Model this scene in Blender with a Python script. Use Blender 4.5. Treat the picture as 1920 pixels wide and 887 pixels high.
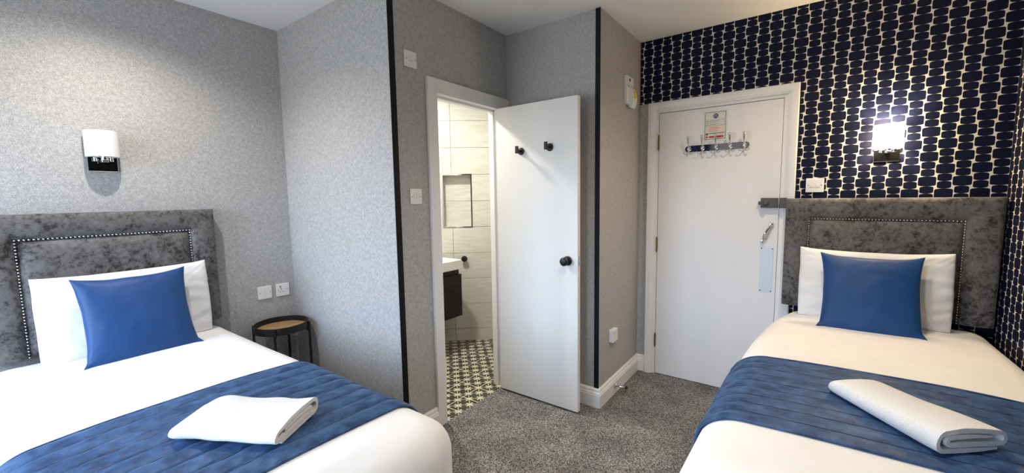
import bpy, bmesh, math, random
from mathutils import Vector, Matrix, noise

random.seed(7)
SC = bpy.context.scene
COL = SC.collection
for o in list(bpy.data.objects):
    bpy.data.objects.remove(o, do_unlink=True)

# ------------------------------------------------------------------ camera
YAW, PITCH, ROLL = math.radians(36.031), math.radians(5.645), math.radians(-0.88)
F_ = Vector((math.cos(YAW)*math.cos(PITCH), math.sin(YAW)*math.cos(PITCH), -math.sin(PITCH)))
R_ = Vector((math.sin(YAW), -math.cos(YAW), 0.0))
U_ = R_.cross(F_)
R2 = R_*math.cos(ROLL) + U_*math.sin(ROLL)
U2 = U_*math.cos(ROLL) - R_*math.sin(ROLL)
cam = bpy.data.cameras.new('camera')
cam.sensor_width = 36.0
cam.lens = 36.0*768.27/1920
cam.clip_start = 0.02
cam_o = bpy.data.objects.new('camera', cam)
COL.objects.link(cam_o)
cam_o.matrix_world = Matrix(((R2.x, U2.x, -F_.x, 0), (R2.y, U2.y, -F_.y, 0), (R2.z, U2.z, -F_.z, 1.3987), (0, 0, 0, 1)))
SC.camera = cam_o

# ------------------------------------------------------------------ world, lights, exposure
SC.view_settings.view_transform = 'Standard'
SC.view_settings.look = 'None'
SC.view_settings.gamma = 1.0
SC.view_settings.use_curve_mapping = False
SC.view_settings.exposure = 0.3
SC.cycles.use_denoising = True
SC.cycles.max_bounces = 8
SC.cycles.diffuse_bounces = 5
SC.cycles.sample_clamp_indirect = 6.0
SC.cycles.caustics_reflective = False
SC.cycles.caustics_refractive = False

W = bpy.data.worlds.new('sky')
SC.world = W
W.use_nodes = True
bg = W.node_tree.nodes['Background']
# overcast daylight above the horizon, a dull ground below it
wt = W.node_tree
wc = wt.nodes.new('ShaderNodeTexCoord'); ws = wt.nodes.new('ShaderNodeSeparateXYZ'); wr = wt.nodes.new('ShaderNodeValToRGB')
wt.links.new(wc.outputs['Generated'], ws.inputs[0]); wt.links.new(ws.outputs[2], wr.inputs[0])
wr.color_ramp.elements[0].position = 0.0; wr.color_ramp.elements[0].color = (0.30, 0.32, 0.33, 1)
wr.color_ramp.elements[1].position = 0.03; wr.color_ramp.elements[1].color = (0.60, 0.76, 1.0, 1)
wt.links.new(wr.outputs[0], bg.inputs[0])
bg.inputs[1].default_value = 17.5

XL = -0.85            # window wall
WINS = ((0.52, 1.20, 0.55, 1.65), (1.78, 2.80, 0.75, 2.05))   # window openings (y0, y1, z0, z1)

def lamp(name, kind, loc, energy, color, rot=(0, 0, 0), **kw):
    l = bpy.data.lights.new(name, kind)
    l.energy = energy
    l.color = color
    for k, v in kw.items():
        setattr(l, k, v)
    o = bpy.data.objects.new(name, l)
    o.location = loc
    o.rotation_euler = rot
    COL.objects.link(o)
    return o

for wy0, wy1, wz0, wz1 in WINS:
    po = lamp('window_portal', 'AREA', (XL-0.05, (wy0+wy1)/2, (wz0+wz1)/2), 1, (1, 1, 1), (0, -math.pi/2, 0),
              shape='RECTANGLE', size=wz1-wz0, size_y=wy1-wy0)
    po.data.cycles.is_portal = True
CEIL_Z = 2.5215
# recessed ceiling spotlights above the frame
for nm, p, e, c in (('ceiling_spotlight', (0.50, 2.36), 56, (1.0, 0.92, 0.82)),
                    ('ceiling_spotlight', (2.36, -0.02), 44, (1.0, 0.79, 0.55)),
                    ('ceiling_spotlight', (1.10, 0.25), 55, (1.0, 0.90, 0.74))):
    lamp(nm, 'SPOT', (p[0], p[1], CEIL_Z-0.03), e, c, spot_size=math.radians(145), spot_blend=1.0, shadow_soft_size=0.015)
lamp('bathroom_ceiling_light', 'AREA', (2.0, 2.35, 2.36), 24, (1.0, 0.97, 0.87), shape='DISK', size=0.12)

# ------------------------------------------------------------------ dimensions from the photograph
XB, XD, XF = 1.4043, 2.4197, 3.1537
YA, YC, YE, YG = 2.9435, 1.7857, 1.0748, -0.8037
H = CEIL_Z

# ------------------------------------------------------------------ shader helpers
class N:
    """a float socket with operators, so patterns can be written as formulas"""
    def __init__(s, nt, sock): s.nt, s.s = nt, sock
    def _m(s, op, *a):
        n = s.nt.nodes.new('ShaderNodeMath'); n.operation = op
        for i, v in enumerate((s,)+a):
            if isinstance(v, N): s.nt.links.new(v.s, n.inputs[i])
            else: n.inputs[i].default_value = v
        return N(s.nt, n.outputs[0])
    def __add__(s, o): return s._m('ADD', o)
    def __sub__(s, o): return s._m('SUBTRACT', o)
    def __mul__(s, o): return s._m('MULTIPLY', o)
    def __truediv__(s, o): return s._m('DIVIDE', o)
    def abs(s): return s._m('ABSOLUTE')
    def floor(s): return s._m('FLOOR')
    def mod(s, v): return s._m('FLOORED_MODULO', v)
    def max(s, v): return s._m('MAXIMUM', v)
    def min(s, v): return s._m('MINIMUM', v)
    def lt(s, v): return s._m('LESS_THAN', v)
    def gt(s, v): return s._m('GREATER_THAN', v)
    def sqrt(s): return s._m('SQRT')
    def sin(s): return s._m('SINE')
    def below(s, edge, soft):
        """1 where s < edge, soft transition"""
        n = s.nt.nodes.new('ShaderNodeMapRange'); n.interpolation_type = 'SMOOTHSTEP'
        s.nt.links.new(s.s, n.inputs[0])
        n.inputs[1].default_value = edge-soft; n.inputs[2].default_value = edge+soft
        n.inputs[3].default_value = 1; n.inputs[4].default_value = 0
        return N(s.nt, n.outputs[0])

def new_mat(name):
    m = bpy.data.materials.new(name); m.use_nodes = True
    nt = m.node_tree
    return m, nt, nt.nodes['Principled BSDF']

def coords(nt, kind='Object'):
    tc = nt.nodes.new('ShaderNodeTexCoord')
    return tc.outputs[kind]

def xyz(nt):
    sp = nt.nodes.new('ShaderNodeSeparateXYZ')
    nt.links.new(coords(nt), sp.inputs[0])
    return [N(nt, sp.outputs[i]) for i in range(3)]

def tex_noise(nt, scale, detail=2, rough=0.5, vec=None, stretch=None):
    n = nt.nodes.new('ShaderNodeTexNoise')
    n.inputs['Scale'].default_value = scale; n.inputs['Detail'].default_value = detail
    n.inputs['Roughness'].default_value = rough
    v = vec or coords(nt)
    if stretch:
        mp = nt.nodes.new('ShaderNodeMapping'); mp.inputs['Scale'].default_value = stretch
        nt.links.new(v, mp.inputs[0]); v = mp.outputs[0]
    nt.links.new(v, n.inputs['Vector'])
    return n.outputs['Fac']

def ramp(nt, fac, stops):
    r = nt.nodes.new('ShaderNodeValToRGB')
    while len(r.color_ramp.elements) < len(stops): r.color_ramp.elements.new(0.5)
    for e, (p, c) in zip(r.color_ramp.elements, stops):
        e.position = p; e.color = (*c, 1)
    nt.links.new(fac, r.inputs[0])
    return r.outputs[0]

def mix(nt, fac, a, b):
    n = nt.nodes.new('ShaderNodeMix'); n.data_type = 'RGBA'
    if isinstance(fac, float): n.inputs[0].default_value = fac
    else: nt.links.new(fac, n.inputs[0])
    for i, v in ((6, a), (7, b)):
        if isinstance(v, tuple): n.inputs[i].default_value = (*v, 1)
        else: nt.links.new(v, n.inputs[i])
    return n.outputs[2]

def bump(nt, bsdf, h, strength, dist):
    b = nt.nodes.new('ShaderNodeBump'); b.inputs['Strength'].default_value = strength
    b.inputs['Distance'].default_value = dist
    nt.links.new(h, b.inputs['Height']); nt.links.new(b.outputs[0], bsdf.inputs['Normal'])

def plain(name, col, rough=0.5, metal=0.0, spec=0.5, grain=0.0, gscale=60, **kw):
    m, nt, b = new_mat(name)
    b.inputs['Roughness'].default_value = rough; b.inputs['Metallic'].default_value = metal
    b.inputs['Specular IOR Level'].default_value = spec
    f = tex_noise(nt, gscale, 3)
    lo = tuple(c*(1-grain) for c in col); hi = tuple(min(1, c*(1+grain)) for c in col)
    nt.links.new(ramp(nt, f, [(0.3, lo), (0.7, hi)]), b.inputs['Base Color'])
    for k, v in kw.items(): b.inputs[k].default_value = v
    return m

M = {}
M['white_paint'] = plain('white gloss paint', (0.80, 0.79, 0.78), 0.35, grain=0.01)
M['door_paint'] = plain('white door paint', (0.80, 0.79, 0.785), 0.42, grain=0.012, gscale=8)
M['ceiling'] = plain('ceiling paint', (0.80, 0.79, 0.78), 0.9, grain=0.03, gscale=90)
M['plastic'] = plain('white plastic', (0.82, 0.81, 0.79), 0.3, grain=0.005)
M['slot'] = plain('dark recess', (0.02, 0.02, 0.02), 0.6)
M['grey_mark'] = plain('grey moulded line', (0.42, 0.41, 0.40), 0.5)
M['yellow'] = plain('yellow sticker', (0.80, 0.66, 0.03), 0.5)
M['black'] = plain('black powder coat', (0.006, 0.006, 0.007), 0.45)
M['black_trim'] = plain('black strip', (0.004, 0.004, 0.005), 0.6, spec=0.25)
M['chrome'] = plain('polished chrome', (0.86, 0.86, 0.88), 0.05, 1.0)
M['steel'] = plain('satin aluminium', (0.62, 0.63, 0.65), 0.5, 1.0, grain=0.04, gscale=200)
M['lock_grey'] = plain('grey lock casing', (0.085, 0.083, 0.08), 0.5, 0.4)
M['brass'] = plain('brass', (0.30, 0.22, 0.10), 0.35, 1.0, grain=0.15)
M['stone'] = plain('white basin stone', (0.84, 0.83, 0.80), 0.25, grain=0.01)
M['paper'] = plain('notice paper', (0.72, 0.74, 0.66), 0.4)
M['red'] = plain('red print', (0.55, 0.03, 0.03), 0.5)
M['pink'] = plain('pink print', (0.76, 0.62, 0.54), 0.5)
M['green_ink'] = plain('dark green print', (0.02, 0.10, 0.05), 0.5)
M['print_blue'] = plain('blue print', (0.02, 0.06, 0.22), 0.5)
M['ink'] = plain('grey print', (0.16, 0.16, 0.15), 0.6)
M['rubber'] = plain('black rubber', (0.01, 0.01, 0.01), 0.7)
M['divan'] = plain('grey divan fabric', (0.22, 0.22, 0.23), 0.9, grain=0.15, gscale=150)
M['reflection_black'] = plain('black plate reflection', (0.004, 0.004, 0.004), 0.06)  # dark reflection of the chrome lamp plates, put into the colour
M['curtain'] = plain('navy curtain cloth', (0.012, 0.030, 0.11), 0.8, grain=0.1)
M['window_white'] = M['white_paint']

def mat_grey_wallpaper():
    m, nt, b = new_mat('grey speckled wallpaper')
    f1 = tex_noise(nt, 360, 2, 0.6); f2 = tex_noise(nt, 55, 3, 0.6)
    c1 = ramp(nt, f1, [(0.30, (0.28, 0.276, 0.272)), (0.50, (0.43, 0.424, 0.418)), (0.70, (0.62, 0.613, 0.605))])
    c2 = ramp(nt, f2, [(0.35, (0.86, 0.86, 0.86)), (0.65, (1.08, 1.07, 1.06))])
    n = nt.nodes.new('ShaderNodeMix'); n.data_type = 'RGBA'; n.blend_type = 'MULTIPLY'; n.inputs[0].default_value = 1
    nt.links.new(c1, n.inputs[6]); nt.links.new(c2, n.inputs[7])
    nt.links.new(n.outputs[2], b.inputs['Base Color'])
    b.inputs['Roughness'].default_value = 0.55; b.inputs['Specular IOR Level'].default_value = 0.35
    bump(nt, b, f1, 0.25, 0.002)
    return m
M['wallpaper'] = mat_grey_wallpaper()

def mat_pebble_wallpaper(name, axis):
    """columns of rounded navy pebbles: one large, two small, half dropped in every second column"""
    m, nt, b = new_mat(name)
    c = xyz(nt); h, z = c[axis], c[2]
    P, T, BH = 0.0664, 0.1325, 0.053
    SH = (T-BH)/2
    k0 = ((h+0.7095)/P + 0.5).floor()
    u0 = (h+0.7095) - k0*P
    side = u0.gt(0.0)*2.0 - 1.0
    def column(k, u):
        ph = k.mod(2.0)*(T/2) + 1.907
        v = (z - ph + BH/2).mod(T)
        big = v.lt(BH)
        sm = (v - BH).mod(SH) - SH/2
        vl = big*(v-BH/2) + (big*-1.0+1.0)*sm
        Hh = big*(BH/2-SH/2) + SH/2
        Wd = big*(0.0357-0.0275) + 0.0275
        un = (u/Wd)
        hh = Hh + 0.0003 - un*un*0.0047
        r = 0.0062
        q1 = (u.abs() - Wd + r).max(0.0); q2 = (vl.abs() - hh + r).max(0.0)
        return (q1*q1 + q2*q2).sqrt() - r
    d = column(k0, u0).min(column(k0+side, u0 - side*P))
    ins = d.below(0.0, 0.0008)
    w = tex_noise(nt, 300, 2)
    cream = ramp(nt, w, [(0.3, (0.60, 0.57, 0.50)), (0.7, (0.74, 0.71, 0.64))])
    navy = ramp(nt, w, [(0.3, (0.0030, 0.0045, 0.018)), (0.7, (0.005, 0.008, 0.029))])
    nt.links.new(mix(nt, ins.s, cream, navy), b.inputs['Base Color'])
    b.inputs['Roughness'].default_value = 0.55
    b.inputs['Specular IOR Level'].default_value = 0.12
    return m
M['pebble_y'] = mat_pebble_wallpaper('navy pebble wallpaper', 1)
M['pebble_x'] = mat_pebble_wallpaper('navy pebble wallpaper end', 0)

def mat_carpet():
    m, nt, b = new_mat('grey loop carpet')
    v = nt.nodes.new('ShaderNodeTexVoronoi'); v.inputs['Scale'].default_value = 1.0
    mp = nt.nodes.new('ShaderNodeMapping'); mp.inputs['Scale'].default_value = (330, 200, 1)
    mp.inputs['Rotation'].default_value = (0, 0, math.radians(20))
    nt.links.new(coords(nt), mp.inputs[0]); nt.links.new(mp.outputs[0], v.inputs['Vector'])
    bw = nt.nodes.new('ShaderNodeRGBToBW'); nt.links.new(v.outputs['Color'], bw.inputs[0])
    c1 = ramp(nt, bw.outputs[0], [(0.25, (0.055, 0.055, 0.057)), (0.5, (0.17, 0.168, 0.165)), (0.75, (0.42, 0.41, 0.40))])
    big = tex_noise(nt, 5, 3)
    c2 = ramp(nt, big, [(0.35, (0.75, 0.75, 0.76)), (0.65, (1.1, 1.1, 1.1))])
    n = nt.nodes.new('ShaderNodeMix'); n.data_type = 'RGBA'; n.blend_type = 'MULTIPLY'; n.inputs[0].default_value = 1
    nt.links.new(c1, n.inputs[6]); nt.links.new(c2, n.inputs[7])
    nt.links.new(n.outputs[2], b.inputs['Base Color'])
    b.inputs['Roughness'].default_value = 0.95; b.inputs['Specular IOR Level'].default_value = 0.1
    inv = N(nt, v.outputs['Distance'])*-1.0 + 1.0
    bump(nt, b, inv.s, 0.8, 0.004)
    return m
M['carpet'] = mat_carpet()

def mat_star_floor():
    """dark brown floor tile printed with cream stars on a diagonal lattice"""
    m, nt, b = new_mat('star patterned floor tile')
    x, y, _ = xyz(nt)
    S = 0.0774
    a = ((x-1.852)+(y-1.912))*(0.70711/S); c = ((x-1.852)-(y-1.912))*(0.70711/S)
    def cen(n): return n - (n+0.5).floor()
    ua, uc = cen(a), cen(c)
    rr = (ua*ua+uc*uc).sqrt()
    d1 = ((ua-uc)*0.7071).abs(); d2 = ((ua+uc)*0.7071).abs()
    arm = rr.below(0.40, 0.02)
    star = d1.min(d2).below(0.068, 0.015)*rr.below(0.40, 0.02)
    star2 = ua.abs().below(0.055, 0.015)*arm
    la = uc.abs().below(0.035, 0.015)
    lb = ua.abs().below(0.018, 0.01)
    gx = cen((x-1.852)/0.1642).abs().below(0.017, 0.006); gy = cen((y-1.912)/0.1642).abs().below(0.017, 0.006)
    t = star.max(star2).max(la).max(lb).max(gx).max(gy)
    w = tex_noise(nt, 40, 3)
    dark = ramp(nt, w, [(0.3, (0.040, 0.033, 0.024)), (0.7, (0.070, 0.060, 0.045))])
    nt.links.new(mix(nt, t.s, dark, (0.66, 0.62, 0.48)), b.inputs['Base Color'])
    b.inputs['Roughness'].default_value = 0.4
    return m
M['star_floor'] = mat_star_floor()

def mat_tile():
    m, nt, b = new_mat('pale streaked wall tile')
    f = tex_noise(nt, 6, 4, 0.55, stretch=(1.2, 1.2, 9))
    nt.links.new(ramp(nt, f, [(0.3, (0.55, 0.53, 0.48)), (0.7, (0.66, 0.65, 0.60))]), b.inputs['Base Color'])
    b.inputs['Roughness'].default_value = 0.3
    return m
M['tile'] = mat_tile()
M['grout'] = plain('tile grout', (0.50, 0.48, 0.43), 0.9)

def mat_velvet():
    m, nt, b = new_mat('crushed grey velvet')
    f = tex_noise(nt, 48, 7, 0.78); f2 = tex_noise(nt, 11, 4, 0.65); f3 = tex_noise(nt, 4, 2, 0.5)
    s = N(nt, f)*0.55 + N(nt, f2)*0.30 + N(nt, f3)*0.15
    nt.links.new(ramp(nt, s.s, [(0.41, (0.016, 0.014, 0.013)), (0.455, (0.060, 0.055, 0.052)), (0.50, (0.115, 0.108, 0.104)), (0.60, (0.165, 0.158, 0.156))]), b.inputs['Base Color'])
    b.inputs['Roughness'].default_value = 0.6; b.inputs['Specular IOR Level'].default_value = 0.3
    b.inputs['Sheen Weight'].default_value = 0.75; b.inputs['Sheen Roughness'].default_value = 0.32
    b.inputs['Sheen Tint'].default_value = (0.78, 0.76, 0.85, 1)
    bump(nt, b, s.s, 0.3, 0.006)
    return m
M['velvet'] = mat_velvet()

def mat_cotton():
    m, nt, b = new_mat('white cotton')
    f = tex_noise(nt, 9, 3, 0.5)
    nt.links.new(ramp(nt, f, [(0.3, (0.80, 0.79, 0.78)), (0.7, (0.84, 0.83, 0.82))]), b.inputs['Base Color'])
    b.inputs['Roughness'].default_value = 0.75; b.inputs['Specular IOR Level'].default_value = 0.25
    b.inputs['Sheen Weight'].default_value = 0.1
    bump(nt, b, tex_noise(nt, 14, 2), 0.12, 0.01)
    return m
M['cotton'] = mat_cotton()

def mat_terry():
    m, nt, b = new_mat('white terry towelling')
    f = tex_noise(nt, 260, 3, 0.7)
    nt.links.new(ramp(nt, f, [(0.3, (0.72, 0.71, 0.70)), (0.7, (0.86, 0.85, 0.84))]), b.inputs['Base Color'])
    b.inputs['Roughness'].default_value = 0.95; b.inputs['Specular IOR Level'].default_value = 0.1
    b.inputs['Sheen Weight'].default_value = 0.3
    bump(nt, b, f, 0.6, 0.004)
    return m
M['terry'] = mat_terry()

def mat_satin(name, lo, hi, rough, cloud):
    m, nt, b = new_mat(name)
    f = tex_noise(nt, cloud, 4, 0.6)
    nt.links.new(ramp(nt, f, [(0.35, lo), (0.68, hi)]), b.inputs['Base Color'])
    b.inputs['Roughness'].default_value = rough; b.inputs['Specular IOR Level'].default_value = 0.28
    b.inputs['Sheen Weight'].default_value = 0.18; b.inputs['Sheen Roughness'].default_value = 0.35
    b.inputs['Sheen Tint'].default_value = (0.5, 0.68, 1.0, 1)
    if cloud > 10: bump(nt, b, tex_noise(nt, cloud*1.7, 3), 0.25, 0.01)
    return m
M['satin'] = mat_satin('blue satin', (0.010, 0.050, 0.160), (0.013, 0.060, 0.195), 0.5, 5)
M['runner'] = mat_satin('quilted blue velvet', (0.010, 0.036, 0.105), (0.045, 0.108, 0.235), 0.5, 20)  # paler clouds are velvet sheen put into the base colour

M['seam_shade_thread'] = plain('navy thread', (0.006, 0.016, 0.045), 0.8)  # dark stitch colour that stands in for the shade in the seams

def mat_wood(name, lo, hi, stretch):
    m, nt, b = new_mat(name)
    f = tex_noise(nt, 10, 5, 0.65, stretch=stretch)
    nt.links.new(ramp(nt, f, [(0.35, lo), (0.65, hi)]), b.inputs['Base Color'])
    b.inputs['Roughness'].default_value = 0.45
    return m
M['oak'] = mat_wood('oak tray board', (0.30, 0.17, 0.07), (0.52, 0.33, 0.16), (1.0, 9, 1))
M['dark_wood'] = mat_wood('dark grained vanity front', (0.010, 0.008, 0.007), (0.028, 0.024, 0.021), (0.8, 1, 12))
M['dark_wood'].node_tree.nodes['Principled BSDF'].inputs['Specular IOR Level'].default_value = 0.2

def mat_shade(name, lit):
    m, nt, b = new_mat(name)
    b.inputs['Base Color'].default_value = (0.86, 0.86, 0.87, 1)
    b.inputs['Roughness'].default_value = 0.2
    if lit:
        b.inputs['Emission Color'].default_value = (1.0, 0.74, 0.42, 1)
        b.inputs['Emission Strength'].default_value = 55.0
    return m
M['shade_off'] = mat_shade('white opal glass', False)
M['shade_on'] = mat_shade('lit opal glass', True)

def mat_pane():
    m, nt, b = new_mat('window glass')
    out = nt.nodes['Material Output']
    t = nt.nodes.new('ShaderNodeBsdfTransparent'); g = nt.nodes.new('ShaderNodeBsdfGlossy')
    g.inputs['Roughness'].default_value = 0.02
    s = nt.nodes.new('ShaderNodeMixShader'); s.inputs[0].default_value = 0.06
    nt.links.new(t.outputs[0], s.inputs[1]); nt.links.new(g.outputs[0], s.inputs[2]); nt.links.new(s.outputs[0], out.inputs[0])
    return m
M['pane'] = mat_pane()

# ------------------------------------------------------------------ geometry helpers
def wloc(o):
    v = Vector((0, 0, 0))
    while o is not None:
        v += o.location; o = o.parent
    return v

def obj(name, bm, mat, parent=None, smooth=False, loc=None, angle=None):
    """world-space bmesh -> one mesh object (stored relative to its parent or its own origin)"""
    off = wloc(parent) if parent is not None else Vector((0, 0, 0))
    own = Vector(loc) if loc is not None else off
    bmesh.ops.translate(bm, verts=bm.verts, vec=-own)
    me = bpy.data.meshes.new(name)
    bmesh.ops.recalc_face_normals(bm, faces=bm.faces)
    bm.to_mesh(me); bm.free()
    for mm in (mat if isinstance(mat, (list, tuple)) else [mat]): me.materials.append(mm)
    if smooth:
        for p in me.polygons: p.use_smooth = True
        if angle: me.set_sharp_from_angle(angle=math.radians(angle))
    o = bpy.data.objects.new(name, me); COL.objects.link(o)
    o.location = own - off
    o.parent = parent
    return o

def thing(name, label, cat, loc, group=None):
    o = bpy.data.objects.new(name, None); COL.objects.link(o)
    o.location = loc; o.empty_display_size = 0.05
    return tag(o, label, cat, group)

def tag(o, label, cat, group=None):
    o['label'] = label; o['category'] = cat
    if group: o['group'] = group
    return o

def struct(o, label=None):
    o['kind'] = 'structure'
    if label: o['label'] = label
    return o

def box(bm, a, b, bev=0.0, seg=2, mi=0):
    a, b = Vector(a), Vector(b)
    r = bmesh.ops.create_cube(bm, size=1.0, matrix=Matrix.Translation((a+b)/2) @ Matrix.Diagonal((*[abs(v) for v in (b-a)], 1)))
    vs = r['verts']
    if mi:
        for f in {f for v in vs for f in v.link_faces}: f.material_index = mi
    if bev:
        es = list({e for v in vs for e in v.link_edges})
        bmesh.ops.bevel(bm, geom=es, offset=bev, segments=seg, profile=0.5, affect='EDGES')
    return bm

def B(*boxes):
    bm = bmesh.new()
    for bb in boxes: box(bm, *bb)
    return bm

def frame_from(d):
    d = d.normalized(); a = Vector((0, 0, 1)) if abs(d.z) < 0.9 else Vector((1, 0, 0))
    x = a.cross(d).normalized(); return x, d.cross(x)

def lathe(bm, p, axis, prof, n=20):
    """revolve prof [(radius, height along axis)] about axis through p"""
    p = Vector(p); d = Vector(axis).normalized(); x, y = frame_from(d)
    rings = []
    for r, h in prof:
        if r < 1e-6: rings.append([bm.verts.new(p+d*h)])
        else: rings.append([bm.verts.new(p+d*h+(x*math.cos(2*math.pi*k/n)+y*math.sin(2*math.pi*k/n))*r) for k in range(n)])
    for a, b in zip(rings, rings[1:]):
        for k in range(n):
            q = [a[k % len(a)], a[(k+1) % len(a)], b[(k+1) % len(b)], b[k % len(b)]]
            u = []
            for v in q:
                if v not in u: u.append(v)
            if len(u) > 2: bm.faces.new(u)
    for rg in (rings[0], rings[-1]):
        if len(rg) > 2: bm.faces.new(rg)
    return bm

def cyl(bm, a, b, r, n=16, bev=0.0):
    a, b = Vector(a), Vector(b); L = (b-a).length
    pr = [(r, 0), (r, L)] if not bev else [(r-bev, 0), (r, bev), (r, L-bev), (r-bev, L)]
    return lathe(bm, a, b-a, pr, n)

def tube(bm, pts, r, n=8):
    pts = [Vector(p) for p in pts]; rings = []
    rad = r if isinstance(r, (list, tuple)) else [r]*len(pts)
    d0 = (pts[1]-pts[0]).normalized(); x, y = frame_from(d0)
    for i, p in enumerate(pts):
        d = (pts[min(i+1, len(pts)-1)]-pts[max(i-1, 0)]).normalized()
        x = (x - d*x.dot(d)).normalized(); y = d.cross(x)
        rings.append([bm.verts.new(p+(x*math.cos(2*math.pi*k/n)+y*math.sin(2*math.pi*k/n))*rad[i]) for k in range(n)])
    for a, b in zip(rings, rings[1:]):
        for k in range(n): bm.faces.new((a[k], a[(k+1) % n], b[(k+1) % n], b[k]))
    bm.faces.new(rings[0]); bm.faces.new(rings[-1])
    return bm

def ball(bm, c, r, u=12, v=8):
    bmesh.ops.create_uvsphere(bm, u_segments=u, v_segments=v, radius=r, matrix=Matrix.Translation(Vector(c)))
    return bm

def prism(bm, pts, z0, z1):
    lo = [bm.verts.new((x, y, z0)) for x, y in pts]; hi = [bm.verts.new((x, y, z1)) for x, y in pts]
    n = len(pts)
    for k in range(n): bm.faces.new((lo[k], lo[(k+1) % n], hi[(k+1) % n], hi[k]))
    bm.faces.new(lo); bm.faces.new(hi)
    return bm

def sweep(bm, path, prof, left=True):
    """moulding: prof [(offset, z)] carried along a 2D path with mitred corners; offset to one side of the path"""
    path = [Vector(p) for p in path]; s = 1 if left else -1
    secs = []
    for i, p in enumerate(path):
        ns = []
        for j in (i-1, i):
            if 0 <= j < len(path)-1:
                d = (path[j+1]-path[j]).normalized(); ns.append(Vector((-d.y, d.x))*s)
        n = ns[0] if len(ns) == 1 else (ns[0]+ns[1])/(1+ns[0].dot(ns[1]))
        secs.append([bm.verts.new((p.x+n.x*o, p.y+n.y*o, z)) for o, z in prof])
    m = len(prof)
    for a, b in zip(secs, secs[1:]):
        for k in range(m): bm.faces.new((a[k], a[(k+1) % m], b[(k+1) % m], b[k]))
    bm.faces.new(secs[0]); bm.faces.new(secs[-1])
    return bm

def nz(p, s, seed=0.0):
    return noise.noise(Vector((p[0]*s+seed, p[1]*s-seed*0.7, p[2]*s+seed*1.3)))

# ------------------------------------------------------------------ room shell
T_ = 0.10
FLY = YC-0.014            # carpet stops here in the bathroom doorway
bm = bmesh.new()
prism(bm, [(XL-T_, YG-T_), (XF+T_, YG-T_), (XF+T_, YE), (XD, YE), (XD, FLY), (XB, FLY), (XB, YA+T_), (XL-T_, YA+T_)], -0.05, 0.0)
struct(obj('floor', bm, M['carpet']), 'grey speckled loop pile carpet')
struct(obj('ceiling', B(((XL-T_, YG-T_, H), (XF+T_, YA+T_, H+0.06))), M['ceiling']), 'plain white ceiling')
struct(obj('wall_left', B(((XL-T_, YA, 0), (XB, YA+T_, H))), M['wallpaper']), 'grey speckled wall behind the left bed')
struct(obj('wall_side', B(((XB, YC+0.06, 0), (XB+0.06, YA+T_, H)), ((XB, YC, 0), (XB+0.055, YC+0.06, H))), M['wallpaper']), 'grey speckled wall beside the round side table')
OX0, OX1, OZ = 1.72, 2.305, 1.995          # bathroom door opening
WT = 0.06
bm = B(((XB+0.055, YC, 0), (OX0-0.02, YC+WT, H)), ((OX1+0.02, YC, 0), (XD+0.02, YC+WT, H)), ((OX0-0.02, YC, OZ+0.02), (OX1+0.02, YC+WT, H)))
struct(obj('wall_doorway', bm, M['wallpaper']), 'grey speckled wall around the bathroom doorway')
struct(obj('wall_return', B(((XD, YE, 0), (XD+0.06, YC, H))), M['wallpaper']), 'narrow grey wall behind the open bathroom door')
struct(obj('wall_corner', B(((XD+0.06, YE, 0), (XF+T_, YE+0.06, H))), M['wallpaper']), 'grey wall carrying the control box beside the entrance door')
# entrance wall: grey strip to the left of the frame, navy pebble paper above and to the right
DY0, DY1, DZ = 0.158, 0.930, 1.988          # entrance door leaf (y right, y left, top)
bm = bmesh.new()
box(bm, (XF, DY1+0.012, 0), (XF+T_, YE, 2.068))
box(bm, (XF, DY1+0.012, 2.068), (XF+T_, YE, H), mi=1)
box(bm, (XF, DY0-0.012, DZ+0.012), (XF+T_, DY1+0.012, H), mi=1)
box(bm, (XF, YG-T_, 0), (XF+T_, DY0-0.012, H), mi=1)
struct(obj('wall_right', bm, [M['wallpaper'], M['pebble_y']]), 'entrance wall in navy pebble patterned wallpaper')
struct(obj('wall_end', B(((XL-T_, YG-T_, 0), (XF, YG, H))), M['pebble_x']), 'navy pebble patterned wall beside the right bed')
(a0, a1, az0, az1), (b0, b1, bz0, bz1) = WINS
bm = B(((XL-T_, YG, 0), (XL, a0, H)), ((XL-T_, a0, 0), (XL, a1, az0)), ((XL-T_, a0, az1), (XL, a1, H)), ((XL-T_, a1, 0), (XL, b0, H)),
       ((XL-T_, b0, 0), (XL, b1, bz0)), ((XL-T_, b0, bz1), (XL, b1, H)), ((XL-T_, b1, 0), (XL, YA, H)))
struct(obj('wall_window', bm, M['wallpaper']), 'window wall')
fw = 0.045
for k, (wy0, wy1, wz0, wz1) in enumerate(WINS):
    ym = (wy0+wy1)/2
    bm = B(((XL-0.08, wy0, wz0), (XL-0.02, wy0+fw, wz1)), ((XL-0.08, wy1-fw, wz0), (XL-0.02, wy1, wz1)), ((XL-0.08, wy0+fw, wz0), (XL-0.02, wy1-fw, wz0+fw)),
           ((XL-0.08, wy0+fw, wz1-fw), (XL-0.02, wy1-fw, wz1)), ((XL-0.08, ym-0.025, wz0+fw), (XL-0.02, ym+0.025, wz1-fw)))
    wf = struct(obj('window_%d' % (k+1), bm, M['window_white'], loc=(XL, wy0, wz0)), 'white framed window')
    obj('pane', B(((XL-0.052, wy0+fw, wz0+fw), (XL-0.048, wy1-fw, wz1-fw))), M['pane'], wf)
bm = bmesh.new(); cs = []
for k in range(61):
    y = 1.30+0.46*k/60; x = XL+0.07+0.028*math.sin(k*1.05)
    cs.append([bm.verts.new((x+dx, y, z)) for z in (0.06, 2.28) for dx in (0, 0.004)])
for a, b in zip(cs, cs[1:]):
    for q in ((0, 1), (1, 3), (3, 2), (2, 0)): bm.faces.new((a[q[0]], a[q[1]], b[q[1]], b[q[0]]))
obj('curtain', bm, M['curtain'], wf, smooth=True, angle=60)
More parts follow.
